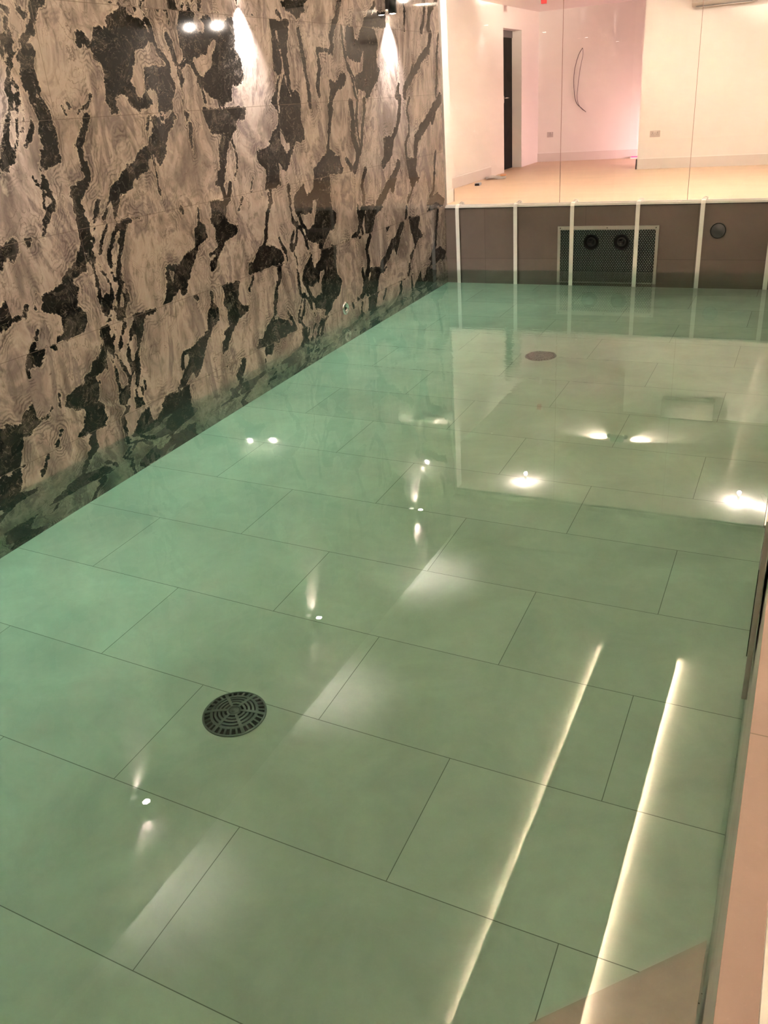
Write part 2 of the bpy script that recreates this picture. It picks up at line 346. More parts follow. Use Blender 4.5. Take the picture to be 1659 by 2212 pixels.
# ---------------------------------------------------------------- marble wall mesh with the traced figures
VEINS = """S 2.7 608,174 612,166 611,159 613,152 616,145 618,141 620,137 619,133 621,127 624,123 627,117 629,112 632,106 635,102
P 0.0 612,176 608,175 607,174 608,170 611,164 609,158 612,155 614,149 616,142 620,142 619,145 616,147 615,153 616,156 618,151 620,152 616,162 613,163 611,166 610,173 612,174
S 1.4 602,178 601,175 598,172 594,172
P 0.0 591,179 580,180 581,178 586,175 588,171 592,168 593,164 598,161 603,157 600,158 595,157 596,153 598,149 598,142 598,137 598,133 595,127 594,124 593,117 594,106 595,102 602,99 605,102 604,109 604,118 602,123 603,129 606,133 608,138 608,145 606,149 609,151 604,156 602,161 597,165 593,170 593,175
L 1.7 604,144 601,142 600,133 598,127
S 1.2 615,142 613,137 614,130 613,127 613,123 616,116 621,112 625,106 628,101
S 1.1 608,145 608,138 606,132 604,127 603,122 601,114
S 1.6 615,133 616,127 619,120 620,115
P 0.0 636,103 632,109 627,109 625,106 628,101 634,97 639,96
S 1.3 609,120 609,116 614,111 617,108
S 2.1 597,99 604,97 610,98 609,93 610,87
P 0.0 606,104 594,106 593,98 600,97 607,95 611,96
P 0.0 518,180 514,179 512,176 509,174 496,170 497,160 512,156 514,151 518,145 522,138 517,136 516,125 516,120 524,124 526,131 536,132 539,126 536,121 543,122 545,127 543,140 541,143 544,149 549,152 549,158 544,166 541,168 533,167 533,172 526,175
P 0.0 560,165 558,166 553,163 552,158 555,159 560,156 562,160
S 1.3 559,132 563,127 569,125 572,122
S 0.9 583,127 582,122
S 0.9 578,128 578,125
S 3.9 566,120 569,115 572,110 577,106 577,101 576,96 575,92 575,87 579,84
P 0.0 520,100 515,101 519,87 528,86 538,84 544,80 553,81 542,89 532,92 526,98
S 2.2 504,184 505,180
S 1.7 498,184 499,180
S 1.7 493,184 494,180
S 2.4 482,185 482,180
S 2.3 478,185 476,180
S 2.8 461,185 461,181
P 0.0 511,174 507,172 497,168 492,161 498,161 501,158 512,157 518,152
S 2.1 497,176 493,168 490,157 481,150 482,141
P 0.0 506,147 494,147 483,145 479,140 477,134 483,128 483,121 499,121 495,130 499,134 507,134 506,139
P 0.0 522,136 518,134 515,128 508,131 504,126 509,123 516,123 519,126 524,132
S 3.5 477,165 474,159 473,153 471,146 468,139 471,134
S 1.5 474,180 473,173
P 0.0 460,180 445,180 447,172 443,168 436,168 434,172 439,176 429,180 427,174 418,167 411,172 402,178 399,178 398,168 402,158 394,150 396,139 402,134 410,135 414,126 424,122 430,122 431,127 441,130 446,135 451,141 455,147 463,154 465,163 465,170
Q 0.0 426,165 422,164 428,155 433,145 443,142 447,140 451,145 453,153 445,154 436,155 433,161
S 1.7 463,151 470,144 470,134 471,125
S 1.6 453,146 447,133 446,126
P 0.0 451,120 418,120 396,120 399,112 409,112 413,106 423,99 428,92 430,85 438,70 446,70 439,80 436,95 431,103 443,105 447,111
P 0.0 484,120 481,117 492,108 496,102 500,92 507,88 509,94 513,97 513,105 504,113 495,114
P 0.0 506,118 494,117 499,112 506,112
P 0.0 471,120 467,117 471,112
S 1.1 467,111 469,103 468,94
S 0.8 509,118 513,111 512,97 511,81
P 0.0 524,99 515,100 514,94 519,93 524,86 539,81 536,91 528,92
P 0.0 354,106 357,93 360,92 371,88 359,83 363,64 379,65 377,76 389,82 388,87 373,90 366,96
P 0.0 346,138 350,120 362,121 353,129
P 0.0 344,173 338,174 345,142 349,149 348,168
S 0.8 420,98 416,87 418,78 423,72
P 0.0 329,193 287,196 293,193 294,188 308,181 309,184 324,187
S 3.1 351,191 344,187 333,183 332,180
S 5.5 230,199 233,194 238,185 244,180 252,170 251,163
S 4.2 160,200 171,192 176,188
P 0.0 184,187 164,192 137,194 139,182 164,180 187,180
S 8.0 13,209 27,199 32,185
S 4.9 39,204 44,189 51,181
S 2.7 93,206 91,197 94,181
P 0.0 350,180 320,180 326,163 328,155 327,144 328,131 316,128 314,122 318,106 313,99 313,93 328,92 337,83 349,70 349,79 342,86 357,83 381,65 377,76 387,82 385,89 372,90 363,100 351,108 351,118 362,121 350,131 341,142 350,145 348,155 348,170
Q 0.0 350,103 338,88 344,83 353,91
L 3.6 337,144 345,133 349,123 349,115
L 3.0 334,139 333,133 329,127
L 2.6 341,171 338,161 336,150 336,144
S 4.8 306,173 303,155 299,137 299,125 298,117
S 3.6 278,160 276,147 283,132 281,125
S 2.7 279,160 252,159
P 0.0 262,137 250,135 234,143 228,138 238,131 250,128 260,121 259,112 266,101 272,82 262,77 289,68 302,60 303,68 278,79 270,99 267,117 260,128
P 0.0 221,179 208,179 207,170 201,168 190,179 164,180 159,166 166,151 157,145 164,136 172,133 183,123 193,121 190,126 208,130 210,140 194,143 188,163 196,156 199,152 215,152 223,156 224,171
S 3.0 231,178 230,165 226,151 211,136 208,127
S 2.6 225,147 217,138 213,124
S 7.7 224,117 222,103 224,92 217,77 219,68
S 4.9 196,119 197,110 205,95 207,82 219,68 227,61
S 2.7 210,119 215,101 212,83
S 6.4 114,119 119,102 126,91 142,79 152,67 163,60
P 0.0 159,85 138,84 126,93 136,80 141,68 150,62 160,67
S 7.3 26,178 34,163 54,156 70,145 86,137 99,127 102,121
P 0.0 78,150 73,143 84,131 96,128
S 4.7 4,177 10,158 12,136 17,120
S 5.5 115,131 122,121
S 4.2 91,118 98,108 94,95 96,84 106,76 105,63
S 9.9 4,116 25,106 39,97 59,88 76,78 81,65
P 0.0 35,103 19,101 30,90 40,95
P 0.0 266,76 254,75 250,61 282,61 301,59 282,73
S 4.1 241,72 232,63
P 0.0 385,87 339,84 346,76 349,71 358,77 360,62 382,61 377,74 387,80
P 0.0 276,70 254,72 250,62 303,60 301,68 288,72 274,79 266,77
S 5.1 204,58 214,46 211,34 215,26
S 8.4 126,57 141,46 156,39 168,30 182,24
P 0.0 147,45 133,44 144,30 149,35
P 0.0 108,62 78,59 83,47 72,38 85,34 95,28 109,14 108,22 94,30 102,44
S 4.8 24,61 29,43 35,22 46,15
P 0.0 46,15 22,17 2,8 10,1 56,8
P 0.0 289,58 276,60 278,42 277,34 270,26 277,15 288,12 302,2 309,2 306,7 323,12 333,26 337,34 343,41 339,49 326,57 322,59 322,53 319,47 308,52 304,60
Q 0.0 300,44 309,31 310,23 323,20 329,26 335,36 326,33 314,35 310,42
S 3.0 376,59 376,50 382,46 387,34 392,21 399,17
S 2.6 348,59 348,44 347,30 334,23 326,6
S 2.4 340,28 345,14 352,8
S 2.4 371,20 363,8 362,-0
S 2.2 347,23 355,11 348,1
P 0.0 402,18 392,18 378,12 373,14 366,2 386,2 406,1
S 6.0 392,-2 406,-5 409,-11
P 0.0 315,-1 318,-6 338,-16 345,-20 343,-11 324,-1
P 0.0 348,-13 349,-19 358,-26 361,-30 351,-47 360,-59 381,-60 375,-44 386,-36 372,-32 358,-20
S 2.9 317,-6 318,-15 327,-18
S 2.9 339,-25 342,-31
S 4.2 292,-8 299,-11 299,-23 302,-36 315,-39 328,-39 336,-50 345,-54
S 3.1 284,-0 287,-6
P 0.0 265,-0 236,-0 235,-6 250,-9 247,-19 247,-31 251,-39 256,-48 255,-64 264,-73 263,-62 252,-32 252,-11 261,-9
S 3.2 227,10 232,-2 222,-13 219,-24 222,-30
S 4.3 226,28 224,15 226,5 241,1
P 0.0 219,26 207,27 170,21 189,15 196,3 204,-14 204,-25 210,-18 218,-4 227,12
L 2.5 210,22 217,10 213,-7 210,-16
S 5.1 231,-10 235,-20 237,-31
S 5.4 202,-18 216,-26 218,-35 209,-44
S 2.5 225,-18 228,-37 239,-39 229,-54 227,-70
S 2.4 243,-24 243,-38 241,-51 238,-62
P 0.0 221,-54 210,-49 202,-49 190,-51 190,-57 219,-57
S 3.0 183,-63 190,-72 202,-76
S 2.5 210,-62 217,-73 225,-76
S 5.8 111,-5 125,-14 140,-19 154,-20 157,-34 162,-50 172,-58
S 4.8 112,12 117,-2
P 0.0 105,0 57,-0 47,6 23,4 45,-9 66,-16 79,-14 90,-3
S 5.5 105,0 103,-13 92,-22
S 6.8 66,-18 71,-34 80,-47 81,-57
S 7.1 110,-36 123,-45 136,-52 140,-58
P 0.0 12,-26 7,-40 16,-58 26,-55 18,-44 31,-35
P 0.0 97,-60 81,-60 44,-60 35,-74 99,-72
S 3.5 107,-60 108,-72 122,-77
S 2.6 609,92 609,86 607,82 606,78 607,74 612,72 615,67 619,61
S 1.1 616,91 614,87 611,84 614,75
P 0.0 651,60 641,61 639,60 640,55 644,52 649,53 654,52
P 0.0 633,60 629,60 630,56 632,57
S 1.1 654,51 654,48
P 0.0 590,84 578,86 576,89 573,86 576,83 581,79 584,74 584,67 582,61 583,55 583,46 582,38 585,39 589,47 591,55 591,61 591,69 590,78
S 2.0 582,39 577,31 574,24 575,18
S 1.5 590,44 586,37 585,30 585,23 586,15
P 0.0 585,17 579,19 575,16 577,10 583,6 587,10
S 1.0 578,59 580,53 584,49
S 1.6 570,73 573,68 577,62
S 1.8 567,59 573,52 577,44
S 1.1 562,70 567,64 570,61
P 0.0 544,85 535,82 537,78 545,76 551,75 555,66 559,61 558,67 558,72 562,70 558,78 552,83
P 0.0 558,59 536,60 543,59 550,57 554,49 559,42 563,34 563,26 563,22 567,21 568,25 568,30 562,39 558,50 555,55 560,53 565,46 568,44 570,32 567,24 570,24 572,33 570,44 564,53
S 2.2 566,22 570,14 571,7
P 0.0 574,9 566,7 565,1 574,0
S 1.5 564,14 565,7
S 1.0 561,18 561,11
P 0.0 593,50 590,48 590,42 592,36 599,34 606,32 612,32 612,35 606,37 603,41 597,44
P 0.0 614,31 605,32 602,28 606,18 601,12 602,4 605,1 614,0 628,1 622,5 619,15 625,18 633,22 630,28 624,30
S 1.5 635,31 637,24
S 0.5 643,26 647,21 651,21 658,20 662,14
S 1.4 640,10 644,5 647,1
P 0.0 604,-1 599,-3 607,-10 612,-15 623,-12 614,-6
P 0.0 589,0 582,-1 583,-7 581,-14 578,-25 588,-22 589,-9
S 1.8 580,5 586,-0
S 1.8 560,-7 566,-15 569,-27
P 0.0 557,-0 545,-1 550,-4 554,-12 560,-19 560,-30 564,-29 561,-16 555,-8
S 3.5 442,76 440,68 439,61
S 1.2 399,70 404,61
S 2.1 429,70 434,60
P 0.0 378,70 362,68 364,60 384,60
S 0.7 512,81 511,68
P 0.0 458,59 435,59 438,54 441,46 437,41 428,38 430,34 445,31 448,28 455,22 464,13 469,11 468,18 459,23 468,24 455,28 458,34 454,40 460,46 457,53
S 1.6 415,59 420,53 423,50
P 0.0 473,59 470,57 473,49 469,45 468,37 477,33 482,28 493,18 496,12 501,5 506,2 508,8 512,6 523,0 529,0 520,9 519,22 516,25 503,24 494,29 483,32 481,43 476,47
Q 0.0 516,23 510,21 512,14 516,13
S 1.5 492,60 490,57
P 0.0 563,1 536,-1 548,-2 552,-9 558,-17 564,-29 566,-28 560,-13 560,-7
S 1.5 560,-2 566,-12 568,-23
S 3.2 379,56 378,48 385,42 389,30 392,21 403,15 412,8 420,2
P 0.0 406,14 392,19 375,14 378,0 403,1 421,0 419,8 409,9
P 0.0 451,-0 440,-2 418,-2 395,-1 397,-8 406,-9 411,-16 421,-20 428,-40 436,-51 442,-63 447,-62 442,-51 428,-33 428,-18 442,-14
P 0.0 470,-2 467,-16 468,-23 477,-28 486,-36 494,-42 498,-48 509,-44 502,-38 485,-32 480,-20 475,-13
S 3.6 457,-12 459,-21
S 1.5 463,-6 466,-13
S 1.4 450,-3 445,-15
P 0.0 517,-35 501,-36 512,-39 518,-42
S 1.3 413,-43 426,-51 429,-59
S 1.4 392,-49 402,-59
S 1.3 476,-35 469,-40
P 0.0 625,-6 607,-11 613,-14 617,-22 621,-29 627,-32 629,-28 637,-28 645,-36 652,-39 659,-43 666,-45 673,-49 676,-58 682,-61 677,-50 682,-51 686,-58 691,-59 689,-54 681,-43 675,-37 666,-34 654,-28 643,-22 633,-21 631,-14
L 2.5 678,-50 684,-59
P 0.0 677,-62 672,-69 660,-61 652,-61 657,-66 658,-72 672,-77 682,-76 684,-70 683,-66
S 3.6 588,-16 584,-23 583,-32 583,-41
P 0.0 584,-39 573,-41 575,-50 583,-54 586,-48
S 1.9 580,-21 574,-31 573,-43
S 2.1 561,-23 563,-38 568,-47 570,-56
P 0.0 573,-51 563,-54 564,-58 575,-59
S 1.2 560,-40 561,-49
P 0.0 603,-59 597,-55 590,-53 591,-59
P 0.0 614,-60 605,-61 607,-70 613,-78 617,-76 616,-66
P 0.0 598,-61 592,-60 592,-71 594,-75 605,-76 602,-69
S 3.1 581,-54 586,-60
P 0.0 576,-61 562,-61 564,-73 575,-74 583,-73 578,-67
P 0.0 554,-63 544,-61 524,-73 526,-80 537,-74 548,-75 553,-72"""
def marble_wall():
    step = 0.0125
    S0, S1, Z0, Z1 = 0.0, -HALL_N, FLOOR - 0.02, CEIL
    ns = int((S1-S0)/step)+2; nz = int((Z1-Z0)/step)+2
    s = np.linspace(S0, S1, ns); z = np.linspace(Z0, Z1, nz)
    # field over the traced window
    ws = np.arange(-0.2, 7.2, step); wz = np.arange(-1.0, 2.35, step)
    dark = np.full((len(wz), len(ws)), 0.6); light = np.full_like(dark, 0.6)
    def seg_d(X, Y, a, b):
        ax, ay = a; bx, by = b; vx, vy = bx-ax, by-ay
        L = vx*vx+vy*vy+1e-12
        tt = np.clip(((X-ax)*vx+(Y-ay)*vy)/L, 0, 1)
        return np.hypot(X-ax-tt*vx, Y-ay-tt*vy)
    for ln in VEINS.strip().splitlines():
        a = ln.split(); kind = a[0]; w = float(a[1])/100
        P = [tuple(float(q)/100 for q in p.split(',')) for p in a[2:]]
        xs = [p[0] for p in P]; ys = [p[1] for p in P]
        pad = 0.35
        i0 = max(0, np.searchsorted(ws, min(xs)-pad)); i1 = min(len(ws), np.searchsorted(ws, max(xs)+pad))
        j0 = max(0, np.searchsorted(wz, min(ys)-pad)); j1 = min(len(wz), np.searchsorted(wz, max(ys)+pad))
        if i1 <= i0 or j1 <= j0: continue
        X, Y = np.meshgrid(ws[i0:i1], wz[j0:j1])
        D = np.full(X.shape, 9.0)
        closed = kind in 'PQ'
        pts = P + [P[0]] if closed else P
        for p, q in zip(pts[:-1], pts[1:]):
            D = np.minimum(D, seg_d(X, Y, p, q))
        if closed:
            ins = np.zeros(X.shape, bool)
            for (x0, y0), (x1, y1) in zip(pts[:-1], pts[1:]):
                if y0 == y1: continue
                c = ((y0 > Y) != (y1 > Y)) & (X < (x1-x0)*(Y-y0)/(y1-y0)+x0)
                ins ^= c
            D = np.where(ins, -D, D)
        else:
            D = D - w/2
        tgt = dark if kind in 'PS' else light
        tgt[j0:j1, i0:i1] = np.minimum(tgt[j0:j1, i0:i1], D)
    F = np.maximum(dark, -light)
    Sg, Zg = np.meshgrid(s, z)
    # where nothing was traced, whole tiles of the same faces are laid again
    sy = Sg.copy(); zz = Zg.copy()
    m = Zg > 1.80; 
    top = m & ~((Zg < 2.05) & (Sg > 0.0) & (Sg < 3.4))
    zz = np.where(top, Zg-1.2, zz); sy = np.where(top, Sg+1.2, sy)
    zz = np.where(top & (zz > 1.2), zz-0.6, zz)
    low = Zg < -0.60
    zz = np.where(low, Zg+1.2, zz); sy = np.where(low, Sg+2.4, sy)
    zz = np.where(zz < 0, zz+0.6, zz)
    far = sy > 6.55
    sy = np.where(far, sy-4.8, sy); sy = np.where(sy > 6.55, sy-2.4, sy)
    fi = np.clip((sy-ws[0])/step, 0, len(ws)-1.001); fj = np.clip((zz-wz[0])/step, 0, len(wz)-1.001)
    i = fi.astype(int); j = fj.astype(int); a = fi-i; b = fj-j
    val = (F[j, i]*(1-a)*(1-b)+F[j, i+1]*a*(1-b)+F[j+1, i]*(1-a)*b+F[j+1, i+1]*a*b)
    val = np.clip(val, -0.3, 0.3)
    n = ns*nz
    co = np.zeros((n, 3), np.float32); co[:, 1] = -Sg.ravel(); co[:, 2] = Zg.ravel()
    idx = np.arange(n).reshape(nz, ns)
    q = np.stack([idx[:-1, :-1], idx[1:, :-1], idx[1:, 1:], idx[:-1, 1:]], -1).reshape(-1, 4)
    me = bpy.data.meshes.new('wall_left')
    me.vertices.add(n); me.vertices.foreach_set('co', co.ravel())
    me.loops.add(q.size); me.loops.foreach_set('vertex_index', q.ravel().astype(np.int32))
    me.polygons.add(len(q)); me.polygons.foreach_set('loop_start', np.arange(0, q.size, 4, dtype=np.int32))
    at = me.attributes.new('vein', 'FLOAT', 'POINT'); at.data.foreach_set('value', val.ravel().astype(np.float32))
    me.update(calc_edges=True); me.validate()
    me.materials.append(M['marble'])
    o = bpy.data.objects.new('wall_left', me); COL.objects.link(o)
    o['kind'] = 'structure'; o['label'] = 'polished black and cream veined marble wall along the pool'
    sd = o.modifiers.new('thickness', 'SOLIDIFY'); sd.thickness = 0.06; sd.offset = -1.0
    # figure out which way the sheet faces: the tiles face +x
    if me.polygons[0].normal.x < 0:
        me.flip_normals()
    return o
marble_wall()

# ---------------------------------------------------------------- shell of the pool hall
bm = new_bm(); add_box(bm, (-0.06, NEAR-0.1, FLOOR-0.15), (PW+0.1, 0.1, FLOOR)); struct('floor', bm, M['floor_tile'], 'pale stone tiled pool floor under green water')
bm = new_bm(); add_box(bm, (-0.06, 0.0, FLOOR-0.15), (HALL_R+0.1, 0.14, -0.022)); struct('wall_far', bm, M['wall_tile'], 'brown tiled pool end wall below the glass')
# right pool wall leans a centimetre, as built
bm = new_bm()
v, _ = add_box(bm, (PW-0.012, NEAR-0.1, FLOOR-0.15), (HALL_R+0.1, 0.0, -0.02))
for q in v:
    if q.co.x < PW and q.co.z > -0.5: q.co.x = PW+0.006
struct('wall_right', bm, M['side_tile'], 'stone tiled right side wall of the pool')
bm = new_bm(); add_box(bm, (PW+0.006, NEAR-0.1, -0.02), (HALL_R, -0.02, 0.0)); struct('trim_1', bm, M['coping'], 'narrow pinkish tiled coping along the right edge')
bm = new_bm(); add_box(bm, (-0.06, HALL_N, FLOOR-0.15), (HALL_R+0.1, NEAR, 0.0)); struct('floor_deck', bm, M['side_tile'], 'tiled deck at the near end of the pool')
bm = new_bm(); add_box(bm, (HALL_R, HALL_N, 0.0), (HALL_R+0.1, 0.0, CEIL)); struct('wall_side', bm, M['white_wall'], 'white hall wall on the right')
bm = new_bm(); add_box(bm, (-0.06, HALL_N-0.1, -0.2), (HALL_R+0.1, HALL_N, CEIL)); struct('wall_near', bm, M['plaster'], 'plain wall behind the camera')
bm = new_bm(); add_box(bm, (-0.06, HALL_N-0.1, CEIL), (HALL_R+0.1, 0.1, CEIL+0.1)); struct('ceiling', bm, M['plaster'], 'pale plaster ceiling of the pool hall')
bm = new_bm(); add_box(bm, (0.0, -0.215, 2.29), (HALL_R, 0.0, CEIL)); add_box(bm, (0.0, -0.02, GT+0.012), (HALL_R, 0.06, 2.29)); struct('wall_header', bm, M['header'], 'plastered beam above the glass panes')
# white double rail at the foot of the right wall
bm = new_bm(); add_box(bm, (4.046, HALL_N, 0.0), (4.056, -0.22, 0.022)); add_box(bm, (4.056, HALL_N, 0.0), (4.075, -0.22, 0.010)); add_box(bm, (4.075, HALL_N, 0.0), (4.085, -0.22, 0.03)); add_box(bm, (4.085, HALL_N, 0.0), (HALL_R, -0.22, 0.014))
struct('trim_2', bm, M['white_gloss'], 'white rail at the foot of the right wall')
# sill under the glass
bm = new_bm(); add_box(bm, (0.0, -0.012, -0.022), (HALL_R, 0.10, 0.0)); add_box(bm, (0.0, 0.015, 0.0), (HALL_R, 0.022, 0.012)); add_box(bm, (0.0, 0.048, 0.0), (HALL_R, 0.055, 0.012))
struct('trim_3', bm, M['white_gloss'], 'white sill under the glass panes')
bm = new_bm(); add_box(bm, (0.0, -0.006, -0.030), (PW+0.1, 0.0, -0.022)); struct('trim_shadow_line', bm, M['black'], 'thin dark shadow line under the white sill')
# white shadow-gap bead where marble meets ceiling
bm = new_bm(); add_box(bm, (0.0, HALL_N, CEIL-0.03), (0.03, -0.215, CEIL)); add_box(bm, (0.03, HALL_N, CEIL-0.012), (0.06, -0.215, CEIL)); struct('trim_5', bm, M['white_gloss'], 'white bead where marble wall meets ceiling')

# ---------------------------------------------------------------- glass partition
xs = [0.012, 1.370, 2.742, HALL_R-0.01]
for k in range(3):
    bm = new_bm(); add_box(bm, (xs[k]+0.003, 0.0285, 0.001), (xs[k+1]-0.003, 0.0415, GT))
    # one sheet (front face only carries the mirror): keep the pane as a closed slab with a single optical face
    bm.free(); bm = new_bm()
    a = [bm.verts.new(p) for p in ((xs[k]+0.003, 0.035, 0.001), (xs[k+1]-0.003, 0.035, 0.001), (xs[k+1]-0.003, 0.035, GT), (xs[k]+0.003, 0.035, GT))]
    bm.faces.new(a)
    g = struct('window_%d' % (k+1), bm, M['glass'], ['clear glass pane next to the marble wall', 'clear middle glass pane', 'clear glass pane at the right'][k])
    if k:
        bm = new_bm(); add_box(bm, (xs[k]-0.0022, 0.031, 0.0), (xs[k]+0.0022, 0.039, GT)); obj('glass_joint', bm, M['joint'], g)
bm = new_bm(); add_box(bm, (0.0, 0.02, GT-0.004), (HALL_R, 0.05, GT+0.012)); struct('trim_6', bm, M['black'], 'dark channel along the top of the glass')

# ---------------------------------------------------------------- the lit white room behind the glass
XL = -0.675
bm = new_bm(); add_box(bm, (-1.3, 0.055, -0.12), (5.3, 6.4, 0.0)); struct('floor_room', bm, M['wood'], 'pale board floor of the lit room')
bm = new_bm(); add_box(bm, (-1.3, 0.062, RC), (5.3, 6.4, RC+0.1)); struct('ceiling_room', bm, M['white_wall'], 'white ceiling of the lit room')
DY0, DY1, DZ = 4.31, 5.26, 2.06
bm = new_bm()
add_box(bm, (XL-0.25, 0.2, 0), (XL, DY0, RC)); add_box(bm, (XL-0.25, DY1, 0), (XL, 6.3, RC)); add_box(bm, (XL-0.25, DY0, DZ), (XL, DY1, RC))
struct('wall_room_left', bm, M['white_wall'], 'white left wall of the lit room with the doorway')
bm = new_bm(); add_box(bm, (XL, 0.06, 0), (-0.085, 0.46, RC)); add_box(bm, (-0.085, 0.06, 0), (0.0, 0.075, RC)); struct('wall_nib', bm, M['white_wall'], 'white nib wall where the marble ends')
bm = new_bm(); add_box(bm, (XL, 6.25, 0), (2.9, 6.4, RC)); struct('wall_room_back', bm, M['white_wall'], 'white back wall of the recess')
bm = new_bm(); add_box(bm, (1.487, 4.03, 0), (5.3, 4.18, RC)); struct('wall_room_inner', bm, M['white_wall'], 'white wall carrying the air conditioner')
bm = new_bm(); add_box(bm, (5.0, 0.06, 0), (5.15, 4.03, RC)); add_box(bm, (2.8, 4.18, 0), (2.95, 6.25, RC)); add_box(bm, (HALL_R, 0.0, 0), (5.15, 0.06, RC)); struct('wall_room_right', bm, M['white_wall'], 'white right wall of the lit room')
# skirting
def skirt(name, lo, hi, axis, label):
    bm = new_bm(); v, _ = add_box(bm, lo, hi)
    # chamfered top edge
    zt = hi[2]
    add = 0.006
    b_ = struct(name, bm, M['skirt'], label)
    bm = new_bm(); add_box(bm, (lo[0], lo[1], hi[2]), (hi[0]-0.004, hi[1], hi[2]+0.012)); obj('lit_top_bead', bm, M['white_gloss'], b_)  # bead coloured lighter than the board, a painted highlight along its top
SK = 0.14
skirt('baseboard_left', (XL, 0.46, 0), (XL+0.018, 3.62, SK), 0, 'white skirting board on the left wall')
bm = new_bm(); add_box(bm, (-0.085, 0.075, 0), (-0.067, 0.478, SK)); add_box(bm, (XL, 0.46, 0), (-0.067, 0.478, SK)); add_box(bm, (-0.085, 0.075, SK), (-0.072, 0.473, SK+0.012)); struct('baseboard_nib', bm, M['white_gloss'], 'short white skirting board on the nib wall')
bm = new_bm(); add_box(bm, (1.469, 4.012, 0), (5.0, 4.03, SK)); add_box(bm, (1.469, 4.012, 0), (1.487, 4.18, SK)); b_ = struct('baseboard_inner', bm, M['skirt'], 'white skirting board under the air conditioner wall'); bm = new_bm(); add_box(bm, (1.474, 4.018, SK), (5.0, 4.03, SK+0.012)); obj('lit_top_bead', bm, M['white_gloss'], b_)
bm = new_bm(); add_box(bm, (XL, 6.232, 0), (2.8, 6.25, SK)); b_ = struct('baseboard_back', bm, M['skirt'], 'white skirting board across the recess'); bm = new_bm(); add_box(bm, (XL, 6.236, SK), (2.8, 6.25, SK+0.012)); obj('lit_top_bead', bm, M['white_gloss'], b_)
# doorway: dark leaf standing open in the reveal
bm = new_bm(); add_box(bm, (XL-0.20, DY0+0.02, 0.0), (XL-0.165, DY1, DZ-0.10)); door = struct('door_1', bm, M['dark'], 'dark door standing in the white doorway')
bm = new_bm(); add_box(bm, (XL-0.165, DY0+0.02, 0.0), (XL-0.15, DY0+0.30, DZ-0.1)); obj('door_edge', bm, M['white_gloss'], door)
bm = new_bm(); add_box(bm, (XL-0.23, DY0, DZ-0.10), (XL-0.155, DY1, DZ)); o = obj('door_head', bm, M['puck'], door)
bm = new_bm(); add_box(bm, (XL-0.16, DY0+0.44, 1.02), (XL-0.145, DY0+0.47, 1.12)); add_tube(bm, [(XL-0.15, DY0+0.455, 1.09), (XL-0.10, DY0+0.455, 1.09), (XL-0.10, DY0+0.56, 1.09)], 0.009); obj('door_handle', bm, M['chrome'], door)

# ---------------------------------------------------------------- water
bm = new_bm()
x0, x1, y0, y1 = -0.03, PW+0.05, NEAR-0.05, 0.04
v, fs = add_box(bm, (x0, y0, FLOOR-0.05), (x1, y1, WATER))
bmesh.ops.split_edges(bm, edges=bm.edges[:])
for f_ in bm.faces: f_.smooth = True
o = obj('pool_water', bm, M['water'], fix=False); o.cycles.is_caustics_caster = True; tag(o, 'still green tinted pool water filling the basin', 'water', kind='stuff')

# ---------------------------------------------------------------- corner step, cut at 45 degrees, just under the surface
t = thing('corner_step', 'submerged stone corner step with a slanted front at bottom right', 'step', (PW-0.014, -8.9, FLOOR))
bm = new_bm()
poly = [(0.0, 0.59), (-0.9, -0.38), (-0.9, -0.80), (0.0, -0.80)]
add_prism(bm, poly, 0.0, 0.60)
obj('riser', bm, M['side_tile'], t)
bm = new_bm(); add_prism(bm, [(0.0-0.004, 0.61), (-0.915, -0.372), (-0.915, -0.80), (-0.004, -0.80)], 0.60, 0.625); obj('tread', bm, M['step'], t)
bm = new_bm(); add_prism(bm, [(0.0-0.004, 0.93), (-1.15, -0.28), (-1.15, -0.80), (-0.004, -0.80)], 0.0, 0.02); obj('shadow_slab', bm, M['slab'], t)  # thin darker sheet added as the step's shadow on the pool floor

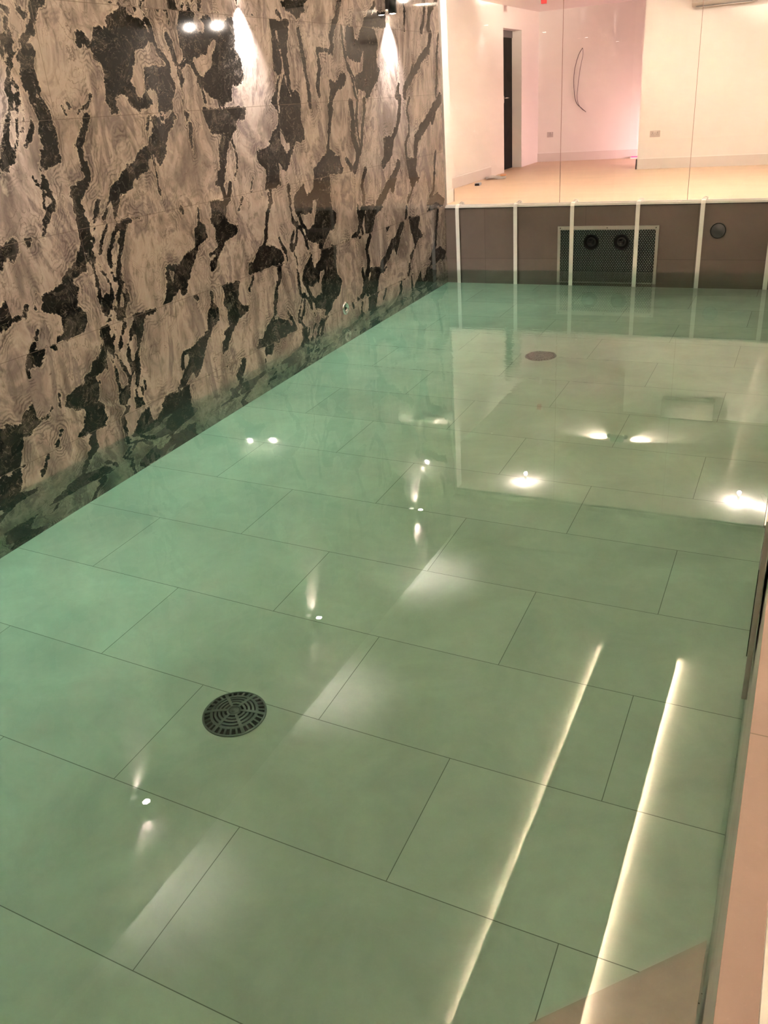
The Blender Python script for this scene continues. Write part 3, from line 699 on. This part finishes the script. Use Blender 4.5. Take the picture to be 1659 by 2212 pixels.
# ---------------------------------------------------------------- floor drains
def make_drain(loc, label):
    t = thing('floor_drain', label, 'drain', loc, (0, 0, 0.35), group='round drain covers in the pool floor')
    bm = new_bm(); add_lathe(bm, [(0.0, 0.001), (0.132, 0.001), (0.134, 0.004), (0.130, 0.005), (0.0, 0.005)], 64); obj('sump_shade_plate', bm, M['drain_hole_shade'], t)
    bm = new_bm(); add_lathe(bm, [(0.128, 0.0), (0.138, 0.0), (0.139, 0.006), (0.135, 0.010), (0.130, 0.009), (0.128, 0.004)], 64, closed=True)
    rim_bm = bm
    def zz(r): return 0.030*(1-(r/0.139)**2.6)+0.004
    bm = new_bm()
    for r0, r1 in ((0.0, 0.0), (0.024, 0.032), (0.042, 0.051), (0.059, 0.068), (0.076, 0.085), (0.092, 0.104)):
        if r1 == 0:
            add_lathe(bm, [(0.0, zz(0)+0.002), (0.008, zz(0)+0.002), (0.009, zz(0)-0.001), (0.018, zz(0)-0.002), (0.023, zz(0)-0.004), (0.023, 0.02), (0, 0.02)], 40)
        else:
            add_lathe(bm, [(r0, zz(r0)-0.012), (r1, zz(r1)-0.012), (r1, zz(r1)), (r0, zz(r0))], 64, closed=True, smooth=False)
    obj('ring_grille', bm, M['drain'], t)
    bm = new_bm()
    for k in range(6):                                   # six long spokes
        a = k*PI/3; R = Matrix.Rotation(a, 4, 'Z')
        prev = None
        for q in range(9):
            r = 0.026+(0.134-0.026)*q/8; w = 0.0055+0.0025*q/8; h = zz(r)+0.0015
            ring = [bm.verts.new(R @ Vector(p)) for p in ((r, -w, h-0.012), (r, w, h-0.012), (r, w, h), (r, -w, h))]
            if prev:
                for e in range(4): bm.faces.new((prev[e], prev[(e+1) % 4], ring[(e+1) % 4], ring[e]))
            else: bm.faces.new(ring)
            prev = ring
        bm.faces.new(prev)
    obj('spoke_frame', bm, M['drain'], t)
    bm = rim_bm
    for k in range(30):                                  # short teeth around the rim
        if k % 5 == 0: continue
        R = Matrix.Rotation(k*2*PI/30, 4, 'Z'); prev = None
        for q in range(4):
            r = 0.100+(0.134-0.100)*q/3; w = 0.0042; h = zz(r)
            ring = [bm.verts.new(R @ Vector(p)) for p in ((r, -w, h-0.010), (r, w, h-0.010), (r, w, h), (r, -w, h))]
            if prev:
                for e in range(4): bm.faces.new((prev[e], prev[(e+1) % 4], ring[(e+1) % 4], ring[e]))
            else: bm.faces.new(ring)
            prev = ring
        bm.faces.new(prev)
    obj('slotted_rim', bm, M['drain'], t)
    return t
d0 = make_drain((2.005, -7.635, FLOOR), 'round dark drain cover in the pool floor nearest the camera')
dup(d0, (1.951, -2.73, FLOOR), 'round drain cover on the far pool floor near the jet unit')

# ---------------------------------------------------------------- jet unit on the end wall
GX0, GX1, GZ1, GZ0 = 1.372, 2.482, -0.238, -1.32
t = thing('swim_jet_unit', 'square steel perforated jet panel on the end wall below the glass', 'pool jet', ((GX0+GX1)/2, 0, GZ0))
cx = (GX0+GX1)/2
def L(x, z): return (x-cx, z-GZ0)
bm = new_bm(); add_box(bm, (GX0-cx+0.01, -0.004, 0.01), (GX1-cx-0.01, 0.0, GZ1-GZ0-0.01)); obj('back_plate', bm, M['dark'], t)
bm = new_bm(); fw = 0.040; W2 = (GX1-GX0)/2; HH = GZ1-GZ0
add_box(bm, (-W2, -0.030, HH-fw), (W2, 0.0, HH)); add_box(bm, (-W2, -0.030, 0), (W2, 0.0, fw)); add_box(bm, (-W2, -0.030, fw), (-W2+fw*0.8, 0.0, HH-fw)); add_box(bm, (W2-fw*0.8, -0.030, fw), (W2, 0.0, HH-fw))
fr = obj('frame', bm, M['steel_frame'], t)
for sx in (-W2+0.03, 0.0, W2-0.03):
    for sz in (0.02, HH-0.02):
        bm = new_bm(); add_lathe(bm, [(0, 0.0), (0.0055, 0.0), (0.006, 0.001), (0.0, 0.0035)], 12, Matrix.Translation((sx, -0.030, sz)) @ Matrix.Rotation(PI/2, 4, 'X')); obj('screw', bm, M['black'], fr)
JX = [(1.754, -0.412), (2.088, -0.412)]
bm = new_bm()
nb = 76
pitch = (2*W2-2*fw*0.8)/nb
rh = 0.0375
def in_jet(x, z):
    return any((x-(jx-cx))**2+(z-(jz-GZ0))**2 < 0.088**2 for jx, jz in JX)
for k in range(nb+1):
    x = -W2+fw*0.8+k*pitch
    # vertical slat, broken where the nozzles pass
    z = fw; run = None
    zs = np.arange(fw, HH-fw+1e-6, 0.01)
    st = None
    for zv in zs:
        if in_jet(x, zv):
            if st is not None and zv-st > 0.01: add_box(bm, (x-0.0009, -0.020, st), (x+0.0009, -0.012, zv))
            st = None
        elif st is None: st = zv
    if st is not None: add_box(bm, (x-0.0009, -0.020, st), (x+0.0009, -0.012, HH-fw))
    if k == nb: break
    off = rh/2 if k % 2 else 0.0
    zv = fw+off
    while zv < HH-fw-0.004:
        if not in_jet(x+pitch/2, zv): add_box(bm, (x, -0.021, zv-0.0022), (x+pitch, -0.011, zv+0.0022))
        zv += rh
obj('perforated_grille', bm, M['steel'], t)
for jx, jz in JX:
    T = Matrix.Translation((jx-cx, 0, jz-GZ0)) @ Matrix.Rotation(PI/2, 4, 'X')
    bm = new_bm(); add_lathe(bm, [(0.079, 0.004), (0.088, 0.010), (0.088, 0.026), (0.084, 0.030), (0.079, 0.026)], 48, T, closed=True)
    add_lathe(bm, [(0.079, 0.024), (0.074, 0.006), (0.0, 0.005)], 48, T)
    nz_ = obj('nozzle', bm, M['black'], t)
    bm = new_bm(); add_lathe(bm, [(0.052, 0.006), (0.052, 0.020), (0.040, 0.024), (0.034, 0.020), (0.030, 0.008), (0, 0.008)], 32, T); 
    for q in range(3):
        a = q*2*PI/3+0.4
        v, _ = add_box(bm, (-0.006, -0.05, 0.010), (0.006, 0.0, 0.016))
        for w in v: w.co = T @ (Matrix.Rotation(a, 4, 'Z') @ Vector(w.co))
    obj('jet_core', bm, M['black'], nz_)

# round blank on the end wall
t = thing('round_cover', 'round slate grey cover on the brown end wall right of the jet panel', 'pool fitting cover', (3.083, 0.0, -0.298))
T = Matrix.Rotation(PI/2, 4, 'X')
bm = new_bm(); add_lathe(bm, [(0.0, 0.012), (0.066, 0.012), (0.070, 0.008), (0.070, 0.0), (0.0, 0.0)], 48, T); obj('disc', bm, M['puck'], t)
bm = new_bm(); add_lathe(bm, [(0.070, 0.0), (0.080, 0.0), (0.080, 0.012), (0.075, 0.016), (0.070, 0.012)], 48, T, closed=True); obj('rim', bm, M['black'], t)

# return inlet on the marble wall
t = thing('return_inlet', 'small round chrome inlet in the marble wall above the water', 'pool inlet', (0.0, -2.685, -0.604))
T = Matrix.Rotation(PI/2, 4, 'Y')
bm = new_bm(); add_lathe(bm, [(0.034, 0.0), (0.062, 0.0), (0.062, 0.006), (0.052, 0.014), (0.040, 0.012), (0.034, 0.004)], 40, T, closed=True); obj('flange', bm, M['chrome'], t)
bm = new_bm(); add_lathe(bm, [(0.036, 0.012), (0.030, 0.014), (0.022, 0.010), (0.018, 0.004), (0.0, 0.004)], 32, T); obj('eyeball', bm, M['chrome'], t)
bm = new_bm(); add_lathe(bm, [(0.0, 0.0055), (0.017, 0.0055), (0.016, 0.0045), (0.0, 0.0045)], 24, T); obj('bore', bm, M['dark'], t)

# ---------------------------------------------------------------- webbing straps hanging over the end wall
SX = [0.161, 0.874, 1.533, 2.249, 2.913, 3.604]
WH = ['next to the marble wall', 'second from the marble wall', 'crossing the left edge of the jet panel', 'crossing the right part of the jet panel', 'just left of the round grey cover', 'right of the round grey cover']
def make_strap(label):
    t = thing('webbing_strap', label, 'strap', (SX[0], 0, 0), group='white straps hanging down the end wall')
    bm = new_bm()
    w = 0.022
    path = [(0.100, 0.0045), (0.060, 0.013), (0.030, 0.0145), (0.0, 0.0145), (-0.016, 0.008), (-0.034, -0.02), (-0.037, -0.06), (-0.036, -0.4), (-0.035, -0.72), (-0.034, -1.1), (-0.034, FLOOR+0.02)]
    prev = None
    for i, (y, z) in enumerate(path):
        if i == 0: d = Vector((0, path[1][0]-y, path[1][1]-z))
        else: d = Vector((0, y-path[i-1][0], z-path[i-1][1]))
        n = Vector((0, -d.z, d.y)).normalized()*0.0015
        ring = [bm.verts.new((sx*w, y+sn*n.y, z+sn*n.z)) for sx, sn in ((-1, -1), (1, -1), (1, 1), (-1, 1))]
        if prev:
            for e in range(4): bm.faces.new((prev[e], prev[(e+1) % 4], ring[(e+1) % 4], ring[e]))
        else: bm.faces.new(ring)
        prev = ring
    bm.faces.new(prev)
    obj('webbing', bm, M['strap'], t)
    bm = new_bm(); add_box(bm, (-0.030, 0.095, 0.0), (0.034, 0.135, 0.020)); bevel(bm, 0.004); add_tube(bm, [(-0.02, 0.115, 0.018), (0.0, 0.125, 0.034), (0.03, 0.12, 0.020)], 0.006, 8); obj('end_clip', bm, M['white_plastic'], t)
    return t
st = make_strap('white strap hanging down the end wall, '+WH[0])
for k in range(1, 6):
    dup(st, (SX[k], 0, 0), 'white strap hanging down the end wall, '+WH[k])

# ---------------------------------------------------------------- stainless skimmer face on the right pool wall
t = thing('skimmer_plate', 'long thin stainless steel plate set in the right pool edge', 'skimmer', (PW-0.006, -7.05, -0.30))
bm = new_bm(); add_box(bm, (-0.016, -0.42, -0.36), (0.0, 0.42, 0.285)); bevel(bm, 0.002); obj('face_plate', bm, M['steel_frame'], t)
bm = new_bm(); add_box(bm, (-0.019, -0.38, -0.22), (-0.0165, -0.24, 0.10)); obj('slot', bm, M['black'], t); bm = new_bm(); add_box(bm, (-0.019, 0.10, -0.30), (-0.0165, 0.26, -0.05)); obj('slot', bm, M['black'], t)
bm = new_bm(); add_tube(bm, [(-0.017, -0.41, 0.262), (-0.018, -0.2, 0.265), (-0.017, 0.02, 0.262)], 0.005); obj('edge_bead', bm, M['chrome'], t)

# ---------------------------------------------------------------- up and down lights on the marble wall
LY = [-1.33, -3.90, -6.53, -9.13]
LW = ['nearest the glass', 'second from the glass', 'third from the glass', 'farthest from the glass']
LZ = 1.925
def make_lamp(label):
    t = thing('wall_light', label, 'wall light', (0.0, LY[0], LZ), group='black up and down lights on the marble wall')
    X = 0.060
    T = Matrix.Translation((X, 0, 0))
    bm = new_bm(); add_lathe(bm, [(0.030, 0.012), (0.040, 0.0), (0.0415, 0.0), (0.0415, 0.16), (0.040, 0.16), (0.030, 0.148)], 40, T); obj('housing', bm, M['black'], t)
    bm = new_bm(); add_lathe(bm, [(0.0, -0.006), (0.018, -0.005), (0.030, -0.001)], 32, T); obj('lower_lens', bm, M['lamp_glow'], t, fix=False)
    bm = new_bm(); add_lathe(bm, [(0.0, 0.146), (0.031, 0.147)], 32, T); obj('upper_lens', bm, M['lamp_glow'], t, fix=False)
    bm = new_bm(); add_box(bm, (0.0, -0.03, 0.04), (0.035, 0.03, 0.12)); obj('bracket', bm, M['black'], t)
    for nm, z, rx, pw, ang in (('down_beam', -0.012, 0.0, 350.0, 84), ('up_beam', 0.164, PI, 240.0, 108)):
        ld = bpy.data.lights.new(nm, 'SPOT'); ld.energy = pw; ld.color = (1.0, 0.92, 0.88); ld.spot_size = math.radians(ang); ld.spot_blend = 1.0; ld.shadow_soft_size = 0.02
        lo = bpy.data.objects.new(nm, ld); COL.objects.link(lo); lo.parent = t; lo.location = (X, 0, z); lo.rotation_euler = (rx, 0, 0)
        lo.visible_camera = True
        ld.cycles.is_caustics_light = (nm == 'down_beam')
    return t
w0 = make_lamp('black cylinder wall light on the marble, '+LW[0])
for k in range(1, 4):
    dup(w0, (0.0, LY[k], LZ), 'black cylinder wall light on the marble, '+LW[k])

# ---------------------------------------------------------------- two warm light strips and the ceiling raft between them
RX0, RX1, RY0, RY1 = 2.525, 3.292, -2.07, -9.6
bm = new_bm(); add_box(bm, (RX0, RY1, CEIL-0.078), (RX1, RY0, CEIL-0.070)); add_box(bm, (RX0, RY1, CEIL-0.070), (RX0+0.003, RY0, CEIL-0.036)); add_box(bm, (RX1-0.004, RY1, CEIL-0.070), (RX1, RY0, CEIL-0.056)); add_box(bm, (RX0+0.04, RY1+0.03, CEIL-0.070), (RX1-0.03, RY0-0.03, CEIL)); struct('trim_7', bm, M['plaster'], 'plaster raft under the ceiling with lights hidden along both sides')
for x0, sx, hh, lab in ((RX0, -1, 0.037, 'warm hidden light strip on the left side of the ceiling raft'), (RX1, 1, 0.058, 'warm hidden light strip on the right side of the ceiling raft')):
    t = thing('light_strip', lab, 'light strip', (x0-sx*(0.014 if sx > 0 else 0.024), (RY0+RY1)/2, CEIL-0.070), group=None)
    Ln = (RY0-RY1)/2-0.03
    bm = new_bm(); add_box(bm, (-0.010, -Ln, 0.0005), (0.002, Ln, hh+0.006)); obj('profile', bm, M['white_plastic'], t)
    bm = new_bm(); add_box(bm, (0.002 if sx > 0 else -0.0125, -Ln, 0.003), (0.004 if sx > 0 else -0.0105, Ln, hh+0.003)); obj('diffuser', bm, M['led'], t)
    ld = bpy.data.lights.new('strip_light', 'AREA'); ld.shape = 'RECTANGLE'; ld.size = hh; ld.size_y = 2*Ln
    ld.energy = STRIP*(3.0 if sx < 0 else 1.15)*PI*hh*2*Ln; ld.color = (1.0, 0.80, 0.57); ld.cycles.is_caustics_light = True
    lo = bpy.data.objects.new('strip_light', ld); COL.objects.link(lo); lo.parent = t; lo.location = (0.0055 if sx > 0 else -0.014, 0, hh/2+0.004)
    lo.rotation_euler = (0, -sx*PI*0.5, 0)

# ---------------------------------------------------------------- things in the lit room
def socket(loc, label, double, cat='socket'):
    t = thing('wall_socket', label, cat, loc, group=None)
    w = 0.073 if double else 0.055
    bm = new_bm(); add_box(bm, (-w, -0.010, -0.043), (w, 0.0, 0.043)); bevel(bm, 0.003); obj('plate', bm, M['grey_plastic'], t)
    for sx in ((-w/2, w/2) if double else (0,)):
        for ax, az, bx, bz in ((-0.003, 0.006, 0.003, 0.018), (-0.013, -0.014, -0.007, -0.009), (0.007, -0.014, 0.013, -0.009)):
            bm = new_bm(); add_box(bm, (sx+ax, -0.0112, az), (sx+bx, -0.0101, bz)); obj('socket_hole', bm, M['black'], t)
    for sx in ((-0.012, 0.012) if double else (0.03,)):
        bm = new_bm(); add_box(bm, (sx-0.005, -0.0135, 0.022), (sx+0.005, -0.0101, 0.036)); obj('switch', bm, M['white_plastic'], t)
    return t
socket((1.722, 4.03, 0.475), 'double socket low on the wall under the air conditioner', True)
socket((-0.450, 6.25, 0.443), 'socket plate low on the back wall of the recess', False)

# cable hanging from the back wall
bm = new_bm()
def bez(P, n=28):
    out = []
    for i in range(len(P)-1):
        p0 = Vector(P[max(i-1, 0)]); p1 = Vector(P[i]); p2 = Vector(P[i+1]); p3 = Vector(P[min(i+2, len(P)-1)])
        for k in range(n//(len(P)-1)+1):
            u = k/(n//(len(P)-1)+1)
            out.append(0.5*((2*p1)+(p2-p0)*u+(2*p0-5*p1+4*p2-p3)*u*u+(3*p1-p0-3*p2+p3)*u**3))
    out.append(Vector(P[-1])); return out
Y = 6.225
add_tube(bm, bez([(0.085, 6.25, 1.76), (0.02, Y, 1.64), (-0.04, Y, 1.40), (-0.035, Y, 1.12), (0.01, Y, 0.93), (0.10, Y, 0.84), (0.185, Y-0.02, 0.775)], 60), 0.0055, 8)
add_tube(bm, bez([(0.085, 6.25, 1.76), (0.10, Y, 1.66), (0.06, Y, 1.45), (0.03, Y, 1.2), (0.02, Y, 1.0), (0.06, Y, 0.88), (0.14, Y-0.01, 0.80)], 60), 0.004, 8)
o = obj('loose_cable', bm, M['cable']); tag(o, 'loose grey cable loop hanging from the recess back wall', 'cable')

# air conditioner
t = thing('air_conditioner', 'white split air conditioner high on the inner wall', 'air conditioner', (2.53, 4.03, 2.03))
bm = new_bm()
prof = [(0.0, 0.0), (-0.15, 0.0), (-0.205, 0.045), (-0.215, 0.09), (-0.21, 0.29), (-0.19, 0.305), (0.0, 0.305)]
for sx in (-0.405, 0.405): pass
A = [bm.verts.new((-0.405, y, z)) for y, z in prof]; B = [bm.verts.new((0.405, y, z)) for y, z in prof]
bm.faces.new(A); bm.faces.new(list(reversed(B)))
for i in range(len(prof)): bm.faces.new((A[i], B[i], B[(i+1) % len(prof)], A[(i+1) % len(prof)]))
obj('casing', bm, M['ac'], t)
bm = new_bm(); add_box(bm, (-0.35, -0.175, -0.004), (0.35, -0.06, 0.001)); obj('air_outlet', bm, M['puck'], t)
bm = new_bm(); v, _ = add_box(bm, (-0.37, -0.170, -0.012), (0.37, -0.075, -0.004)); obj('louvre', bm, M['ac'], t)
bm = new_bm(); add_box(bm, (-0.398, -0.219, 0.10), (0.398, -0.213, 0.28)); bevel(bm, 0.002, 1); obj('front_panel', bm, M['ac'], t)

# small red alarm on the ceiling
t = thing('ceiling_alarm', 'small red alarm unit on the ceiling of the lit room', 'alarm', (0.10, 3.8, RC))
bm = new_bm(); add_box(bm, (-0.045, -0.045, -0.02), (0.045, 0.045, 0.0)); bevel(bm, 0.004); obj('base', bm, M['white_plastic'], t)
bm = new_bm(); add_box(bm, (-0.035, -0.035, -0.09), (0.035, 0.035, -0.02)); bevel(bm, 0.008); obj('beacon', bm, M['red'], t)

# twin-spot emergency light
EX, EY = 1.665, 2.66
t = thing('ceiling_emergency_light', 'black twin head emergency light under the ceiling of the lit room', 'emergency light', (EX, EY, RC))
bm = new_bm(); add_box(bm, (-0.10, -0.05, -0.085), (0.10, 0.05, 0.0)); bevel(bm, 0.01); obj('body', bm, M['black'], t)
for s in (-1, 1):
    T = Matrix.Translation((s*0.125, -0.01, -0.085)) @ Matrix.Rotation(s*0.5, 4, 'Y') @ Matrix.Rotation(-0.9, 4, 'X')
    bm = new_bm(); add_lathe(bm, [(0.0, -0.045), (0.022, -0.04), (0.034, 0.0), (0.036, 0.01), (0.030, 0.006)], 24, T); h = obj('lamp_head', bm, M['black'], t)
    bm = new_bm(); add_lathe(bm, [(0.0, 0.006), (0.030, 0.006)], 24, T); obj('lens', bm, M['bulb'], h, fix=False)
    ld = bpy.data.lights.new('head_beam', 'SPOT'); ld.energy = 220; ld.color = (1.0, 0.82, 0.64); ld.spot_size = math.radians(80); ld.spot_blend = 0.8; ld.shadow_soft_size = 0.02
    lo = bpy.data.objects.new('head_beam', ld); COL.objects.link(lo); lo.parent = t; lo.location = (s*0.16, 0.03, -0.10)
    lo.rotation_euler = Vector((s*0.9, 0.75, 0.42)).to_track_quat('-Z', 'Y').to_euler()

# bare bulbs hanging from the ceiling on wire
def bulb(x, y, label, drop, energy, wire=None):
    t = thing('hanging_bulb', label, 'bulb', (x, y, RC), group=None)
    energy *= 2.5
    bm = new_bm(); add_tube(bm, wire or [(0, 0, 0), (0.004, 0, -drop*0.5), (0, 0, -drop)], 0.004, 8); obj('flex', bm, M['cable'], t)
    bm = new_bm(); add_lathe(bm, [(0.0, -drop+0.005), (0.018, -drop), (0.020, -drop-0.045), (0.014, -drop-0.05), (0, -drop-0.05)], 20); obj('lamp_holder', bm, M['black'], t)
    bm = new_bm(); add_lathe(bm, [(0.013, -drop-0.05), (0.02, -drop-0.065), (0.030, -drop-0.09), (0.024, -drop-0.113), (0.0, -drop-0.122)], 24); obj('glass_globe', bm, M['glass'], t)
    ld = bpy.data.lights.new('bulb_light', 'POINT'); ld.energy = energy; ld.color = (1.0, 0.83, 0.73); ld.shadow_soft_size = 0.024
    lo = bpy.data.objects.new('bulb_light', ld); COL.objects.link(lo); lo.parent = t; lo.location = (0, 0, -drop-0.088)
    return t
bulb(0.76, 0.80, 'glowing bare bulb near the ceiling, left of the twin head light', 0.03, 16)
bulb(3.57, 0.95, 'glowing bare bulb near the ceiling at the right of the room', 0.03, 23)
bulb(3.95, 0.85, 'glowing bare bulb on a curved loose wire at the far right', 0.02, 14, [(0, 0.25, 0), (-0.10, 0.22, -0.10), (-0.13, 0.12, -0.12), (-0.06, 0.03, -0.05), (0, 0, -0.02)])

# pink glow behind the corner of the inner wall
t = thing('pink_light_strip', 'pink glowing light strip on the floor behind the wall corner', 'light strip', (1.62, 6.10, 0.0))
bm = new_bm(); add_box(bm, (-0.62, 0.0, 0.0), (0.9, 0.03, 0.02)); obj('channel', bm, M['white_plastic'], t)
bm = new_bm(); add_box(bm, (-0.61, 0.004, 0.02), (0.9, 0.026, 0.035)); obj('diffuser', bm, M['pink_led'], t)
ld = bpy.data.lights.new('pink_glow', 'AREA'); ld.shape = 'RECTANGLE'; ld.size = 0.9; ld.size_y = 0.12; ld.energy = 32; ld.color = (1.0, 0.58, 0.62)
lo = bpy.data.objects.new('pink_glow', ld); COL.objects.link(lo); lo.parent = t; lo.location = (0.35, -0.75, 0.12); lo.rotation_euler = Vector((-1.0, 0.55, 0.0)).to_track_quat('-Z', 'Y').to_euler()

# odds and ends on the floor
t = thing('small_box', 'small blue grey box with dark end on the pale floor', 'box', (-0.42, 2.32, 0.0), (0, 0, 0.15))
bm = new_bm(); add_box(bm, (-0.035, -0.05, 0.0), (0.035, 0.10, 0.035)); bevel(bm, 0.003); obj('carton', bm, M['bluegrey'], t)
bm = new_bm(); add_box(bm, (-0.030, -0.053, 0.004), (0.030, -0.050, 0.031)); obj('open_end', bm, M['black'], t)
t = thing('crumpled_sheet', 'crumpled white sheet on the floor by the doorway', 'paper', (-0.49, 3.35, 0.0), (0, 0, 0.3))
bm = new_bm()
n = 10; g = {}
for i in range(n+1):
    for j in range(n+1):
        x = (i/n-0.5)*0.30; y = (j/n-0.5)*0.42
        g[i, j] = bm.verts.new((x, y, 0.004+0.028*abs(math.sin(5*i/n+3*j/n)*math.cos(7*j/n-2*i/n))))
for i in range(n):
    for j in range(n): bm.faces.new((g[i, j], g[i+1, j], g[i+1, j+1], g[i, j+1]))
bmesh.ops.solidify(bm, geom=bm.faces[:], thickness=0.003)
obj('sheet', bm, M['paper'], t)
bm = new_bm(); v, _ = add_box(bm, (0.06, 0.10, 0.02), (0.15, 0.22, 0.035)); obj('orange_offcut', bm, M['orange'], t)

# ---------------------------------------------------------------- black world: no light comes in from outside
w = bpy.data.worlds.new('night'); scene.world = w; w.use_nodes = True
w.node_tree.nodes['Background'].inputs[0].default_value = (0.0, 0.0, 0.0, 1)

for o_ in ('floor', 'wall_left', 'wall_far', 'wall_right', 'corner_step'):
    bpy.data.objects[o_].cycles.is_caustics_receiver = True
# ---------------------------------------------------------------- camera (fitted to the tile joints)
f, yaw, pitch, roll = 1825.558, -0.475803, -0.449766, -0.076788
C = Vector((3.9707, -9.9060, 1.1574))
cyw, syw = math.cos(yaw), math.sin(yaw); cp, sp_ = math.cos(pitch), math.sin(pitch)
fwd = Vector((syw*cp, cyw*cp, sp_)); right = Vector((cyw, -syw, 0)); up = right.cross(fwd)
r2 = right*math.cos(roll)+up*math.sin(roll); u2 = -right*math.sin(roll)+up*math.cos(roll)
R = Matrix((r2, u2, -fwd)).transposed()
cd = bpy.data.cameras.new('camera'); cam = bpy.data.objects.new('camera', cd); COL.objects.link(cam)
cam.matrix_world = Matrix.Translation(C) @ R.to_4x4()
cd.sensor_fit = 'HORIZONTAL'; cd.sensor_width = 36.0; cd.lens = 36.0*f/1659.0
cd.clip_start = 0.02; cd.clip_end = 100
scene.camera = cam

# ---------------------------------------------------------------- colour and sampling
scene.view_settings.view_transform = 'Standard'; scene.view_settings.look = 'None'
scene.view_settings.exposure = 0.0; scene.view_settings.gamma = 1.0; scene.view_settings.use_curve_mapping = False
cy = scene.cycles
cy.use_denoising = True
try: cy.denoiser = 'OPENIMAGEDENOISE'
except Exception: pass
cy.max_bounces = 10; cy.diffuse_bounces = 4; cy.glossy_bounces = 5; cy.transmission_bounces = 8; cy.transparent_max_bounces = 8; cy.volume_bounces = 0
cy.caustics_reflective = True; cy.caustics_refractive = True; cy.blur_glossy = 0.6
cy.sample_clamp_indirect = 700.0; cy.sample_clamp_direct = 0.0
cy.use_light_tree = False
